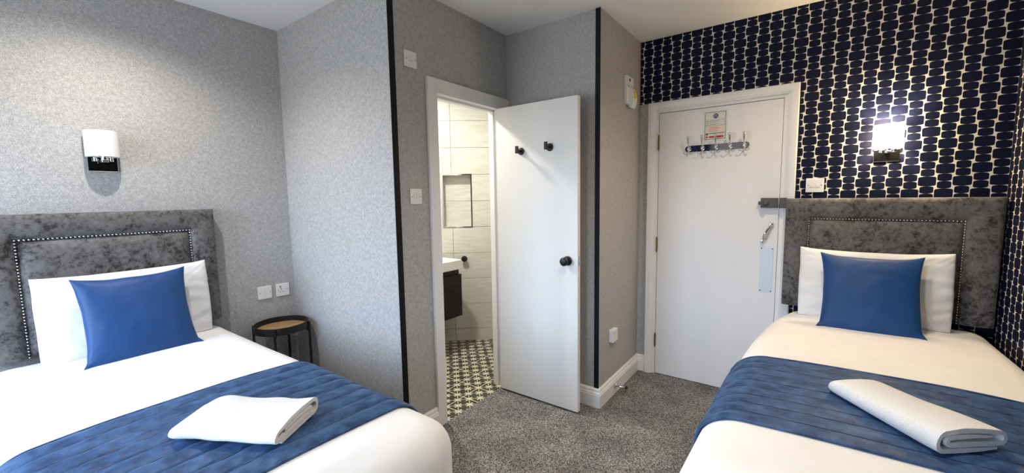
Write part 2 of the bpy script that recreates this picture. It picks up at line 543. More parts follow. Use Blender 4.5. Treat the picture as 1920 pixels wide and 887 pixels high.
bm = bmesh.new(); cyl(bm, (XL+0.07, 0.15, 2.30), (XL+0.07, 2.88, 2.30), 0.012, 12)
obj('curtain_pole', bm, M['chrome'], wf, smooth=True, angle=40)

# black edge strips on the two outer corners
struct(obj('trim_1', B(((XB-0.002, YC-0.004, 0.12), (XB+0.034, YC, H))), M['black_trim']), 'black corner strip to the left of the bathroom doorway')
struct(obj('trim_2', B(((XD-0.004, YE-0.002, 0.127), (XD, YE+0.030, H))), M['black_trim']), 'black corner strip to the right of the open door')

SK = [(0, 0), (0.019, 0), (0.019, 0.082), (0.016, 0.086), (0.0175, 0.092), (0.014, 0.101), (0.010, 0.106), (0.012, 0.113), (0.009, 0.121), (0.004, 0.127), (0, 0.127)]
bm = sweep(bmesh.new(), [(XD, YC-0.02), (XD, YE), (XF, YE), (XF, 1.006)], SK, left=False)
struct(obj('baseboard_corner', bm, M['white_paint'], smooth=True, angle=25), 'white moulded skirting round the corner wall')
bm = sweep(bmesh.new(), [(XL, YA), (XB, YA), (XB, YC), (1.650, YC)], SK, left=False)
struct(obj('baseboard_left', bm, M['white_paint'], smooth=True, angle=25), 'white moulded skirting behind the left bed')

# bathroom door frame: flat architrave, lining, stop bead
ax0, ax1, az = 1.648, 2.418, 2.078
bm = B(((ax0, YC-0.018, 0), (OX0, YC, az), 0.002), ((OX1+0.045, YC-0.018, 0), (ax1, YC, az), 0.002), ((OX0, YC-0.018, OZ), (OX1+0.045, YC, az), 0.002))
for x0, x1 in ((OX0-0.02, OX0), (OX1, OX1+0.044)):
    box(bm, (x0, YC-0.001, 0), (x1, YC+WT+0.01, OZ+0.0))
box(bm, (OX0-0.02, YC-0.001, OZ), (OX1+0.044, YC+WT+0.01, OZ+0.02))
for a, b in (((OX0, YC+0.03, 0), (OX0+0.012, YC+WT+0.01, OZ)), ((OX1-0.014, YC+0.03, 0), (OX1, YC+WT+0.01, OZ)), ((OX0, YC+0.03, OZ-0.014), (OX1, YC+WT+0.01, OZ))):
    box(bm, a, b, 0.002)
struct(obj('trim_3', bm, M['white_paint']), 'white flat frame of the bathroom doorway')

# entrance door frame: stepped moulded architrave
AR = [(0.0, 0.0), (0.0, 0.006), (0.020, 0.007), (0.020, 0.016), (0.032, 0.020), (0.040, 0.026), (0.058, 0.030), (0.072, 0.030), (0.078, 0.022), (0.078, 0.0)]
def architrave(path3, inner):
    """path in (y,z) on the entrance wall; profile (distance outwards, projection into the room)"""
    bm = bmesh.new(); secs = []
    P = [Vector(p) for p in path3]
    for i, p in enumerate(P):
        ns = []
        for j in (i-1, i):
            if 0 <= j < len(P)-1:
                d = (P[j+1]-P[j]).normalized(); ns.append(Vector((-d.y, d.x)))
        n = ns[0] if len(ns) == 1 else (ns[0]+ns[1])/(1+ns[0].dot(ns[1]))
        secs.append([bm.verts.new((XF-t, p.x+n.x*o, p.y+n.y*o)) for o, t in inner])
    m = len(inner)
    for a, b in zip(secs, secs[1:]):
        for k in range(m): bm.faces.new((a[k], a[(k+1) % m], b[(k+1) % m], b[k]))
    bm.faces.new(secs[0]); bm.faces.new(secs[-1])
    return bm
bm = architrave([(DY1, 0), (DY1, DZ), (DY0, DZ), (DY0, 0)][::-1], AR)
# lining behind the leaf
box(bm, (XF, DY1, 0), (XF+0.09, DY1+0.012, DZ+0.012)); box(bm, (XF, DY0-0.012, 0), (XF+0.09, DY0, DZ+0.012)); box(bm, (XF, DY0, DZ), (XF+0.09, DY1, DZ+0.012))
box(bm, (XF+0.038, DY1-0.012, 0), (XF+0.09, DY1, DZ)); box(bm, (XF+0.038, DY0, 0), (XF+0.09, DY0+0.012, DZ)); box(bm, (XF+0.038, DY0+0.012, DZ-0.012), (XF+0.09, DY1-0.012, DZ)); box(bm, (XF+0.037, DY0, -0.02), (XF+0.09, DY1, 0.03))
struct(obj('trim_4', bm, M['white_paint'], smooth=True, angle=25), 'white moulded frame of the entrance door')

# ------------------------------------------------------------------ bathroom beyond the doorway
BX0, BX1, BY1 = 1.47, 3.22, 2.95
P0 = Vector((3.05, 2.45)); DD = Vector((-0.6481, 0.7615)).normalized(); NN = Vector((-DD.y, DD.x))  # along the angled wall / into the room
if NN.dot(Vector((-1, -1))) < 0: NN = -NN
def dpt(s, off, z):
    p = P0 + DD*s + NN*off
    return Vector((p.x, p.y, z))
SMAX = (BY1-P0.y)/DD.y; SMIN = (BX1-P0.x)/DD.x
bm = prism(bmesh.new(), [(BX0-0.05, FLY), (BX1+0.05, FLY), (BX1+0.05, BY1+0.05), (BX0-0.05, BY1+0.05)], -0.05, 0.0)
# keep the tiled floor clear of the bedroom walls it passes under
struct(obj('floor_bathroom', bm, M['star_floor']), 'bathroom floor of dark tiles printed with cream stars')
struct(obj('ceiling_bathroom', B(((BX0-0.05, YC+WT, 2.40), (BX1+0.05, BY1+0.05, 2.44))), M['ceiling']), 'bathroom ceiling')
def dbox(bm, s0, s1, o0, o1, z0, z1, bev=0.0):
    vs = [bm.verts.new(dpt(s, o, z)) for z in (z0, z1) for s, o in ((s0, o0), (s1, o0), (s1, o1), (s0, o1))]
    fs = [bm.faces.new([vs[i] for i in q]) for q in ((0, 1, 2, 3), (4, 5, 6, 7), (0, 1, 5, 4), (1, 2, 6, 5), (2, 3, 7, 6), (3, 0, 4, 7))]
    if bev: bmesh.ops.bevel(bm, geom=list({e for f in fs for e in f.edges}), offset=bev, segments=1, affect='EDGES')
    return bm
NS0, NS1, NZ0, NZ1 = 0.192, 0.462, 1.112, 1.606
bm = bmesh.new()
dbox(bm, SMIN-0.02, NS0, -0.10, -0.008, 0, 2.4); dbox(bm, NS1, SMAX+0.02, -0.10, -0.008, 0, 2.4)
dbox(bm, NS0, NS1, -0.10, -0.008, 0, NZ0); dbox(bm, NS0, NS1, -0.10, -0.008, NZ1, 2.4); dbox(bm, NS0, NS1, -0.13, -0.10, NZ0, NZ1)
wb = struct(obj('wall_bathroom', bm, M['grout'], loc=(P0.x, P0.y, 0)), 'angled bathroom wall of pale tiles')
rows = [0.0, 0.122] + [0.122+0.2475*k for k in range(1, 9)] + [2.4]
g = 0.0015
for z0, z1 in zip(rows, rows[1:]):
    if z1-z0 < 0.01: continue
    for s0, s1 in ((SMIN, -0.227), (-0.227, 0.373), (0.373, SMAX)):
        spans = [(s0, s1)]
        if z0 > NZ0-0.02 and z1 < NZ1+0.02:
            spans = [(a, b) for a, b in ((s0, min(s1, NS0)), (max(s0, NS1), s1)) if b-a > 0.01]
        for a, b in spans:
            obj('tile', dbox(bmesh.new(), a+g, b-g, -0.008, 0.0, z0+g, z1-g, 0.001), M['tile'], wb)
for z0, z1 in ((NZ0, 1.36), (1.36, NZ1)):
    obj('tile', dbox(bmesh.new(), NS0, NS1, -0.10, -0.094, z0+g, z1-g), M['tile'], wb)
bm = bmesh.new()
dbox(bm, NS0, NS0+0.006, -0.094, -0.008, NZ0, NZ1); dbox(bm, NS1-0.006, NS1, -0.094, -0.008, NZ0, NZ1)
dbox(bm, NS0+0.006, NS1-0.006, -0.094, -0.008, NZ0, NZ0+0.006); dbox(bm, NS0+0.006, NS1-0.006, -0.094, -0.008, NZ1-0.006, NZ1)
obj('niche_lining', bm, M['tile'], wb)
bm = bmesh.new(); e = 0.012
dbox(bm, NS0-e/2, NS0+e/2, -0.010, 0.003, NZ0-e/2, NZ1+e/2); dbox(bm, NS1-e/2, NS1+e/2, -0.010, 0.003, NZ0-e/2, NZ1+e/2)
dbox(bm, NS0+e/2, NS1-e/2, -0.010, 0.003, NZ0-e/2, NZ0+e/2); dbox(bm, NS0+e/2, NS1-e/2, -0.010, 0.003, NZ1-e/2, NZ1+e/2)
obj('niche_trim', bm, M['chrome'], wb)['label'] = 'chrome edging of the recessed wall niche'
bm = B(((BX0-0.05, YC+WT, 0), (BX0, BY1+0.05, 2.4)), ((BX0, BY1, 0), (2.62, BY1+0.05, 2.4)), ((BX1, YC+WT, 0), (BX1+0.05, 2.27, 2.4)), ((XD+0.02, YC, 0), (BX1+0.05, YC+WT, 2.44)))
struct(obj('wall_bathroom_far', bm, M['tile']), 'remaining bathroom walls')

# wash stand
VX0, VX1, VY0, VY1 = 1.72, 2.668, 2.50, 2.905
van = thing('vanity_unit', 'wall hung dark wood vanity with a white basin top, seen through the bathroom doorway', 'vanity', (2.2, 2.7, 0.335))
bm = bmesh.new(); box(bm, (VX0, VY0, 0.757), (VX1, VY1-0.005, 0.842), 0.006)
obj('basin_top', bm, M['stone'], van)
obj('cabinet', B(((VX0+0.02, VY0+0.03, 0.335), (VX1-0.014, VY1, 0.757))), M['black'], van)
obj('drawer_front', B(((VX0+0.01, VY0, 0.335), (VX1-0.010, VY0+0.029, 0.712), 0.002)), M['dark_wood'], van)
# black robe hook on the tiles
rh = thing('robe_hook', 'round black hook on the pale bathroom tiles above the basin top', 'hook', dpt(0.272, 0, 0.812))
bm = bmesh.new(); lathe(bm, dpt(0.272, 0.0, 0.812), Vector((NN.x, NN.y, 0)), [(0.024, 0), (0.024, 0.008), (0.012, 0.010), (0.012, 0.03), (0.028, 0.032), (0.028, 0.044), (0.02, 0.047), (0, 0.047)])
obj('hook_body', bm, M['black'], rh, smooth=True, angle=35)

# ------------------------------------------------------------------ doors
LX0, LX1, LY0, LY1 = 2.257, 2.292, 1.144, 1.762      # open bathroom leaf
d1 = struct(obj('door_1', B(((LX0, LY0, 0.012), (LX1, LY1, 1.990), 0.0015)), M['door_paint'], loc=(LX1, LY1, 0)), 'white flush bathroom door standing wide open')
for ky, kz in ((1.213, 0.990),):
    bm = bmesh.new()
    lathe(bm, (LX0, ky, kz), (-1, 0, 0), [(0.030, 0), (0.030, 0.006), (0.024, 0.010), (0.011, 0.012), (0.011, 0.030), (0.020, 0.034), (0.0275, 0.044), (0.0275, 0.054), (0.022, 0.062), (0.012, 0.066), (0, 0.067)], 28)
    obj('door_knob', bm, M['black'], d1, smooth=True, angle=50)['label'] = 'round black knob'
    bm = bmesh.new()
    lathe(bm, (LX1, ky, kz), (1, 0, 0), [(0.030, 0), (0.030, 0.006), (0.011, 0.012), (0.011, 0.030), (0.0275, 0.044), (0.022, 0.062), (0, 0.067)], 28)
    obj('door_knob', bm, M['black'], d1, smooth=True, angle=50)
obj('latch_plate', B(((LX0+0.007, LY0-0.0012, 0.960), (LX1-0.007, LY0+0.001, 1.020))), M['steel'], d1)
lt = obj('latch_bolt', B(((LX0+0.012, LY0-0.007, 0.981), (LX1-0.012, LY0-0.001, 0.999), 0.001)), M['chrome'], d1)
for hz in (0.25, 1.75):
    bm = bmesh.new(); cyl(bm, (LX1+0.005, LY1+0.006, hz-0.045), (LX1+0.005, LY1+0.006, hz+0.045), 0.006, 10)
    obj('hinge', bm, M['steel'], d1)

def coat_hook(name, y, z, label):
    t = thing(name, label, 'hook', (LX0, y, z), 'black coat hooks on the bathroom door')
    bm = bmesh.new(); lathe(bm, (LX0, y, z), (-1, 0, 0), [(0.024, 0), (0.024, 0.007), (0.021, 0.009), (0.009, 0.009), (0.009, 0.045), (0, 0.045)], 24)
    obj('rosette', bm, M['black'], t, smooth=True, angle=35)
    obj('peg', B(((LX0-0.058, y-0.010, z-0.017), (LX0-0.044, y+0.010, z+0.030), 0.002)), M['black'], t)
coat_hook('coat_hook', 1.556, 1.690, 'black coat hook on the bathroom door, the one nearer the hinges')
coat_hook('coat_hook', 1.337, 1.699, 'black coat hook on the bathroom door, the one nearer the free edge')

d2 = struct(obj('door_2', B(((XF-0.004, DY0+0.003, 0.005), (XF+0.036, DY1-0.003, DZ-0.004), 0.001)), M['door_paint'], loc=(XF, DY1, 0)), 'white flush entrance door, closed')
for hz in (1.775, 1.017, 0.27):
    bm = bmesh.new(); cyl(bm, (XF-0.010, DY1, hz-0.048), (XF-0.010, DY1, hz+0.048), 0.0065, 12)
    ball(bm, (XF-0.010, DY1, hz+0.052), 0.006); ball(bm, (XF-0.010, DY1, hz-0.052), 0.006)
    box(bm, (XF-0.006, DY1-0.006, hz-0.045), (XF-0.0042, DY1, hz+0.045))
    obj('hinge', bm, M['brass'], d2, smooth=True, angle=35)
# rim lock on the leaf, its keep on the frame
kx = XF-0.004
lk = obj('rim_lock', B(((kx-0.030, 0.166, 1.297), (kx, 0.262, 1.361), 0.003)), M['lock_grey'], d2)
bm = bmesh.new(); lathe(bm, (kx-0.030, 0.234, 1.329), (-1, 0, 0), [(0.017, 0), (0.017, 0.008), (0.012, 0.010), (0.012, 0.022), (0.010, 0.024), (0, 0.024)], 20)
obj('thumb_turn', bm, M['lock_grey'], lk, smooth=True, angle=40)
obj('snib', B(((kx-0.024, 0.260, 1.317), (kx-0.008, 0.276, 1.339), 0.002)), M['lock_grey'], lk)
obj('lock_keep', B(((XF-0.050, 0.122, 1.296), (XF-0.0205, 0.1575, 1.362), 0.003)), M['lock_grey'], d2)
# bow handle, mounted at a slant
hd = bmesh.new(); a, b = Vector((kx, 0.196, 1.188)), Vector((kx, 0.240, 1.078))
pts = []
for k in range(13):
    t = k/12; p = a.lerp(b, t); w = math.sin(math.pi*t)
    pts.append((p.x-0.012-0.034*w**0.6, p.y+0.010*w, p.z))
tube(hd, pts, [0.0055+0.0025*math.sin(math.pi*k/12) for k in range(13)], 10)
for p in (a, b): lathe(hd, p, (-1, 0, 0), [(0.017, 0), (0.017, 0.004), (0.011, 0.009), (0.009, 0.016), (0, 0.018)], 18)
obj('bow_handle', hd, M['chrome'], d2, smooth=True, angle=50)['label'] = 'polished chrome bow handle set at a slant'
pp = obj('push_plate', B(((kx-0.002, 0.179, 0.738), (kx, 0.253, 1.037), 0.0006)), M['steel'], d2)
for sy in (0.186, 0.246):
    for sz in (0.747, 1.028):
        bm = bmesh.new(); lathe(bm, (kx-0.002, sy, sz), (-1, 0, 0), [(0.0038, 0), (0.003, 0.0012), (0, 0.0014)], 10)
        obj('screw', bm, M['slot'], pp)

# fire notice
fn = thing('fire_notice', 'small framed fire instruction notice on the entrance door above the hooks', 'sign', (kx, 0.551, 1.858))
sx = kx-0.0035
NY0, NY1, NZB, NZT = 0.486, 0.616, 1.767, 1.950    # right, left, bottom, top
obj('backing', B(((sx+0.001, NY0-0.012, NZB-0.014), (kx, NY1+0.010, NZT+0.012), 0.0005)), M['paper'], fn)
def fr(y0, y1, z0, z1, m, nm, d=0.0006):
    return obj(nm, B(((sx-d, y0, z0), (sx+0.001, y1, z1))), m, fn)
bw = 0.0022
bm = B(((sx-0.001, NY0, NZB), (sx+0.001, NY0+bw, NZT)), ((sx-0.001, NY1-bw, NZB), (sx+0.001, NY1, NZT)), ((sx-0.001, NY0+bw, NZB), (sx+0.001, NY1-bw, NZB+bw)), ((sx-0.001, NY0+bw, NZT-bw), (sx+0.001, NY1-bw, NZT)))
obj('border', bm, M['green_ink'], fn)
bm = bmesh.new(); lathe(bm, (sx+0.001, 0.549, 1.923), (-1, 0, 0), [(0.0165, 0), (0.0165, 0.0016), (0, 0.0016)], 28)
obj('blue_disc', bm, M['print_blue'], fn)
def text_mesh(body, size, y, z, x, mat, parent, nm):
    cu = bpy.data.curves.new(nm, 'FONT'); cu.body = body; cu.size = size; cu.align_x = 'CENTER'; cu.align_y = 'CENTER'; cu.extrude = 0.0002
    to = bpy.data.objects.new('tmp', cu); COL.objects.link(to)
    me = bpy.data.meshes.new_from_object(to.evaluated_get(bpy.context.evaluated_depsgraph_get()))
    bpy.data.objects.remove(to, do_unlink=True)
    b2 = bmesh.new(); b2.from_mesh(me); bpy.data.meshes.remove(me)
    for v in b2.verts: v.co = Vector((x-v.co.z, y-v.co.x, z+v.co.y))
    return obj(nm, b2, mat, parent)
bpy.context.view_layer.update()
text_mesh('FIRE', 0.0115, 0.549, 1.928, sx-0.0010, M['paper'], fn, 'lettering')
text_mesh('ACTION', 0.0085, 0.549, 1.9175, sx-0.0010, M['paper'], fn, 'lettering')
fr(0.494, 0.608, 1.858, 1.899, M['paper'], 'text_panel')
bm = bmesh.new()
for zz in (1.899, 1.858):
    box(bm, (sx-0.0009, 0.494, zz), (sx+0.001, 0.608, zz+0.0014))
box(bm, (sx-0.0009, 0.494, 1.8594), (sx+0.001, 0.4954, 1.899)); box(bm, (sx-0.0009, 0.6066, 1.8594), (sx+0.001, 0.608, 1.899))
for k, zz in enumerate((1.8905, 1.8785, 1.8665)):
    box(bm, (sx-0.0009, 0.597, zz-0.003), (sx+0.001, 0.603, zz+0.003))
    box(bm, (sx-0.0009, 0.500+0.006*k, zz+0.0005), (sx+0.001, 0.592, zz+0.0020)); 
    box(bm, (sx-0.0009, 0.530+0.006*k, zz-0.0030), (sx+0.001, 0.592, zz-0.0016))
ln = obj('printed_lines', bm, M['ink'], fn); ln['kind'] = 'stuff'
fr(0.494, 0.608, 1.813, 1.855, M['pink'], 'warning_panel')
bm = bmesh.new()
for zz, w in ((1.846, 0.05), (1.838, 0.062), (1.830, 0.045), (1.822, 0.058)): box(bm, (sx-0.0010, 0.585-w, zz), (sx+0.001, 0.590, zz+0.0018))
ln = obj('printed_lines', bm, M['red'], fn); ln['kind'] = 'stuff'
fr(0.494, 0.590, 1.8045, 1.8085, M['green_ink'], 'green_bar'); fr(0.595, 0.608, 1.797, 1.810, M['green_ink'], 'pictogram')
fr(0.498, 0.589, 1.777, 1.790, M['red'], 'red_bar'); fr(0.596, 0.606, 1.777, 1.789, M['red'], 'pictogram')

# chrome hook rail with five double hooks
rk = thing('hook_rail', 'chrome rail of five double coat hooks on the entrance door', 'coat rack', (kx, 0.54, 1.712))
bm = bmesh.new()
pl = []
for k in range(13): pl.append((0.345+0.0 - 0.0 + 0.022*math.cos(-math.pi/2 - math.pi*k/12)+0.018, 0.0 + 0.022*math.sin(-math.pi/2-math.pi*k/12)))
pr = [(1.084-y, z) for y, z in pl][::-1]
outl = [(y, z+1.712) for y, z in pl] + [(y, z+1.712) for y, z in [(1.084-a, b) for a, b in reversed(pl)]]
lo = [bm.verts.new((kx, y, z)) for y, z in outl]; hi = [bm.verts.new((kx-0.004, y, z)) for y, z in outl]
bm.faces.new(lo); bm.faces.new(hi)
for k in range(len(outl)): bm.faces.new((lo[k], lo[(k+1) % len(outl)], hi[(k+1) % len(outl)], hi[k]))
obj('rail_plate', bm, M['chrome'], rk)
for y in (0.716, 0.627, 0.541, 0.454, 0.370):
    x0 = kx-0.004; bm = bmesh.new()
    lathe(bm, (x0, y, 1.712), (-1, 0, 0), [(0.014, 0), (0.014, 0.004), (0.011, 0.009), (0.006, 0.012), (0, 0.0125)], 16)
    tube(bm, [(x0-0.006, y, 1.712), (x0-0.022, y, 1.722), (x0-0.036, y, 1.745), (x0-0.046, y, 1.782)], [0.0042, 0.0042, 0.005, 0.0072], 10)
    ball(bm, (x0-0.047, y, 1.789), 0.0095)
    for s in (-1, 1):
        tube(bm, [(x0-0.006, y, 1.703), (x0-0.012, y+s*0.003, 1.686), (x0-0.018, y+s*0.012, 1.673), (x0-0.026, y+s*0.024, 1.673), (x0-0.031, y+s*0.030, 1.684)], 0.0028, 8)
        ball(bm, (x0-0.0315, y+s*0.0305, 1.687), 0.0042, 8, 6)
    obj('hook', bm, M['chrome'], rk, smooth=True, angle=50)

# ------------------------------------------------------------------ switches and sockets
def plate(name, label, cat, org, ax, up, nrm, w, h, rockers=(), slots=(), screws=True, group=None, d=0.009):
    """org centre on the wall; ax = plate's rightward axis, nrm = out of the wall; rockers/slots in plate coordinates"""
    org, ax, up, nrm = Vector(org), Vector(ax), Vector(up), Vector(nrm)
    t = thing(name, label, cat, org, group)
    Mx = Matrix((( ax.x, up.x, nrm.x, org.x), (ax.y, up.y, nrm.y, org.y), (ax.z, up.z, nrm.z, org.z), (0, 0, 0, 1)))
    def put(nm, a, b, bev, m, par=t):
        bm = bmesh.new(); box(bm, a, b, bev); bmesh.ops.transform(bm, matrix=Mx, verts=bm.verts)
        return obj(nm, bm, m, par)
    put('face_plate', (-w/2, -h/2, 0), (w/2, h/2, d), min(0.003, d/3), M['plastic'])
    for cx, cy, rw, rh in rockers:
        put('rocker_gap', (cx-rw/2-0.001, cy-rh/2-0.001, d-0.001), (cx+rw/2+0.001, cy+rh/2+0.001, d+0.0004), 0, M['grey_mark'])
        put('rocker', (cx-rw/2, cy-rh/2, d), (cx+rw/2, cy+rh/2, d+0.003), 0.001, M['plastic'])
    for cx, cy, rw, rh in slots:
        put('pin_hole', (cx-rw/2, cy-rh/2, d-0.001), (cx+rw/2, cy+rh/2, d+0.0005), 0, M['slot'])
    if screws:
        for s in (-1, 1):
            bm = bmesh.new(); lathe(bm, (s*w*0.36, 0, d-0.001), (0, 0, 1), [(0.0028, 0), (0.0028, 0.0016), (0, 0.0016)], 10); bmesh.ops.transform(bm, matrix=Mx, verts=bm.verts)
            obj('screw', bm, M['lock_grey'], t)
    return t
UP = (0, 0, 1)
plate('light_switch', 'white twin light switch at shoulder height beside the bathroom door frame', 'switch', (1.545, YC, 1.404), (1, 0, 0), UP, (0, -1, 0), 0.080, 0.086,
      rockers=((-0.009, 0.004, 0.014, 0.024), (0.009, 0.004, 0.014, 0.024)))
plate('isolator_switch', 'white fan isolator switch high on the wall above the bathroom door frame', 'switch', (1.541, YC, 2.141), (1, 0, 0), UP, (0, -1, 0), 0.084, 0.086,
      rockers=((-0.008, 0.0, 0.010, 0.022), (0.006, 0.0, 0.010, 0.022)), slots=((0.006, 0.003, 0.003, 0.005),))
plate('light_switch', 'white single light switch above the side table, next to the bed', 'switch', (1.208, YA, 0.778), (1, 0, 0), UP, (0, -1, 0), 0.088, 0.086,
      rockers=((0.004, 0.004, 0.014, 0.026),))
plate('wall_socket', 'white plug socket with charging ports above the side table, next to the room corner', 'socket', (1.323, YA, 0.777), (1, 0, 0), UP, (0, -1, 0), 0.088, 0.086,
      rockers=((0.022, 0.012, 0.012, 0.018),), slots=((-0.010, 0.006, 0.004, 0.009), (-0.020, -0.012, 0.007, 0.004), (0.0, -0.012, 0.007, 0.004), (-0.016, 0.026, 0.011, 0.004), (-0.016, 0.018, 0.011, 0.004)))
plate('light_switch', 'white twin light switch on the navy wallpaper above the right headboard', 'switch', (XF, -0.018, 1.436), (0, -1, 0), UP, (-1, 0, 0), 0.090, 0.086,
      rockers=((-0.014, 0.0, 0.020, 0.024), (0.014, 0.0, 0.020, 0.024)))
plate('fused_spur', 'small white fused outlet low on the wall above the door stop', 'socket', (2.632, YE, 0.432), (1, 0, 0), UP, (0, -1, 0), 0.088, 0.086,
      rockers=((0.0, 0.024, 0.03, 0.012),), screws=False, d=0.030)

# control box beside the entrance
cb = thing('control_box', 'slim white wall control box with a round yellow sticker beside the entrance door', 'control unit', (2.88, YE, 2.11))
obj('back_box', B(((2.812, YE-0.022, 2.022), (2.945, YE, 2.212), 0.003)), M['plastic'], cb)
bm = bmesh.new(); lathe(bm, (2.868, YE-0.022, 2.188), (0, -1, 0), [(0.011, 0), (0.010, 0.002), (0, 0.003)], 14)
obj('indicator', bm, M['slot'], cb)
for x in (2.845, 2.905):
    obj('slot', B(((x-0.016, YE-0.0228, 2.142), (x+0.016, YE-0.020, 2.147))), M['slot'], cb)
bm = bmesh.new(); nseg = 14
sec = []
for k in range(nseg+1):
    t = k/nseg; z = 2.004+0.135*t; w = 0.010+0.019*math.sin(math.pi*min(1, t*1.02))**0.8
    sec.append([bm.verts.new(p) for p in ((2.862, YE-0.022, z), (2.862, YE-0.022-w, z), (2.940, YE-0.022-w, z), (2.940, YE-0.022, z))])
for a, b in zip(sec, sec[1:]):
    for k in range(4): bm.faces.new((a[k], a[(k+1) % 4], b[(k+1) % 4], b[k]))
bm.faces.new(sec[0]); bm.faces.new(sec[-1])
obj('curved_cover', bm, M['plastic'], cb)
bm = bmesh.new(); lathe(bm, (2.902, YE-0.022-0.0262, 2.088), (0, -1, 0.0), [(0.026, -0.006), (0.026, 0.004), (0, 0.004)], 20)
obj('sticker', bm, M['yellow'], cb)['label'] = 'round yellow sticker'

# door stop
ds = thing('door_stop', 'chrome door stop with a black rubber tip screwed to the white skirting', 'door stop', (2.663, YE-0.019, 0.058))
bm = bmesh.new(); lathe(bm, (2.663, YE-0.019, 0.058), (0.08, -1, 0), [(0.017, 0), (0.017, 0.004), (0.010, 0.010), (0.008, 0.014), (0.008, 0.070), (0, 0.070)], 16)
obj('rod', bm, M['chrome'], ds, smooth=True, angle=40)
bm = bmesh.new(); lathe(bm, (2.6686, YE-0.088, 0.058), (0.08, -1, 0), [(0.010, 0), (0.011, 0.004), (0.011, 0.014), (0.008, 0.018), (0, 0.018)], 16)
obj('rubber_tip', bm, M['rubber'], ds, smooth=True, angle=40)

# ------------------------------------------------------------------ wall lamps
def wall_lamp(label, org, ax, nrm, lit):
    """org: centre of the shade on the wall"""
    org, ax, nrm = Vector(org), Vector(ax), Vector(nrm); up = Vector((0, 0, 1))
    t = thing('wall_lamp', label, 'lamp', org)
    Mx = Matrix(((ax.x, up.x, nrm.x, org.x), (ax.y, up.y, nrm.y, org.y), (ax.z, up.z, nrm.z, org.z), (0, 0, 0, 1)))
    def put(nm, bm, m, smooth=False, ang=None):
        bmesh.ops.transform(bm, matrix=Mx, verts=bm.verts); return obj(nm, bm, m, t, smooth=smooth, angle=ang)
    bm = bmesh.new(); box(bm, (-0.056, -0.135, 0), (0.056, 0.045, 0.012), 0.0015)
    put('back_plate', bm, M['chrome'])
    bm = bmesh.new(); box(bm, (-0.0535, -0.1325, 0.0115), (0.0535, 0.042, 0.0128))
    put('dark_reflection', bm, M['reflection_black'])  # black sheet added as the dark reflection in the chrome plate
    # D-shaped opal glass shade, open above and below
    bm = bmesh.new(); hw, dp, th, z0 = 0.064, 0.088, 0.004, 0.020
    def outline(hw, dp, zb):
        return [(hw*math.cos(math.pi*k/24), zb+dp*math.sin(math.pi*k/24)**0.75) for k in range(25)]
    o_, i_ = outline(hw, dp, z0), outline(hw-th, dp-th, z0+th)
    rings = []
    for y in (-0.064, 0.064):
        rings.append(([bm.verts.new((a, y, b)) for a, b in o_], [bm.verts.new((a, y, b)) for a, b in i_]))
    n = 25
    for k in range(n):
        j = (k+1) % n
        bm.faces.new((rings[0][0][k], rings[0][0][j], rings[1][0][j], rings[1][0][k]))
        bm.faces.new((rings[0][1][k], rings[0][1][j], rings[1][1][j], rings[1][1][k]))
        for q in (0, 1): bm.faces.new((rings[q][0][k], rings[q][0][j], rings[q][1][j], rings[q][1][k]))
    put('shade', bm, M['shade_on'] if lit else M['shade_off'], True, 40)
    bm = bmesh.new(); box(bm, (-0.012, -0.092, 0.010), (0.012, -0.078, 0.075), 0.003)
    lathe(bm, (0, -0.092, 0.060), (0, 1, 0), [(0.014, 0), (0.014, 0.028), (0.026, 0.030), (0.026, 0.040), (0, 0.040)], 18)
    put('lamp_holder', bm, M['chrome'], True, 35)
    for s in (-1, 1):
        bm = bmesh.new(); cyl(bm, (s*0.030, -0.086, 0.030), (s*0.030, -0.055, 0.030), 0.008, 12, 0.001)
        put('shade_clip', bm, M['chrome'], True, 35)
    if lit:
        lo = Mx @ Vector((0, 0.0, 0.055))
        lamp('lamp_bulb', 'POINT', lo, 14.0, (1.0, 0.76, 0.48), shadow_soft_size=0.02)
    return t
wall_lamp('unlit wall lamp with a white opal shade on the grey wall above the left bed', (0.4915, YA, 1.690), (1, 0, 0), (0, -1, 0), False)
wall_lamp('glowing wall lamp with an opal shade on the navy wallpaper above the right bed', (XF, -0.336, 1.695), (0, -1, 0), (-1, 0, 0), True)

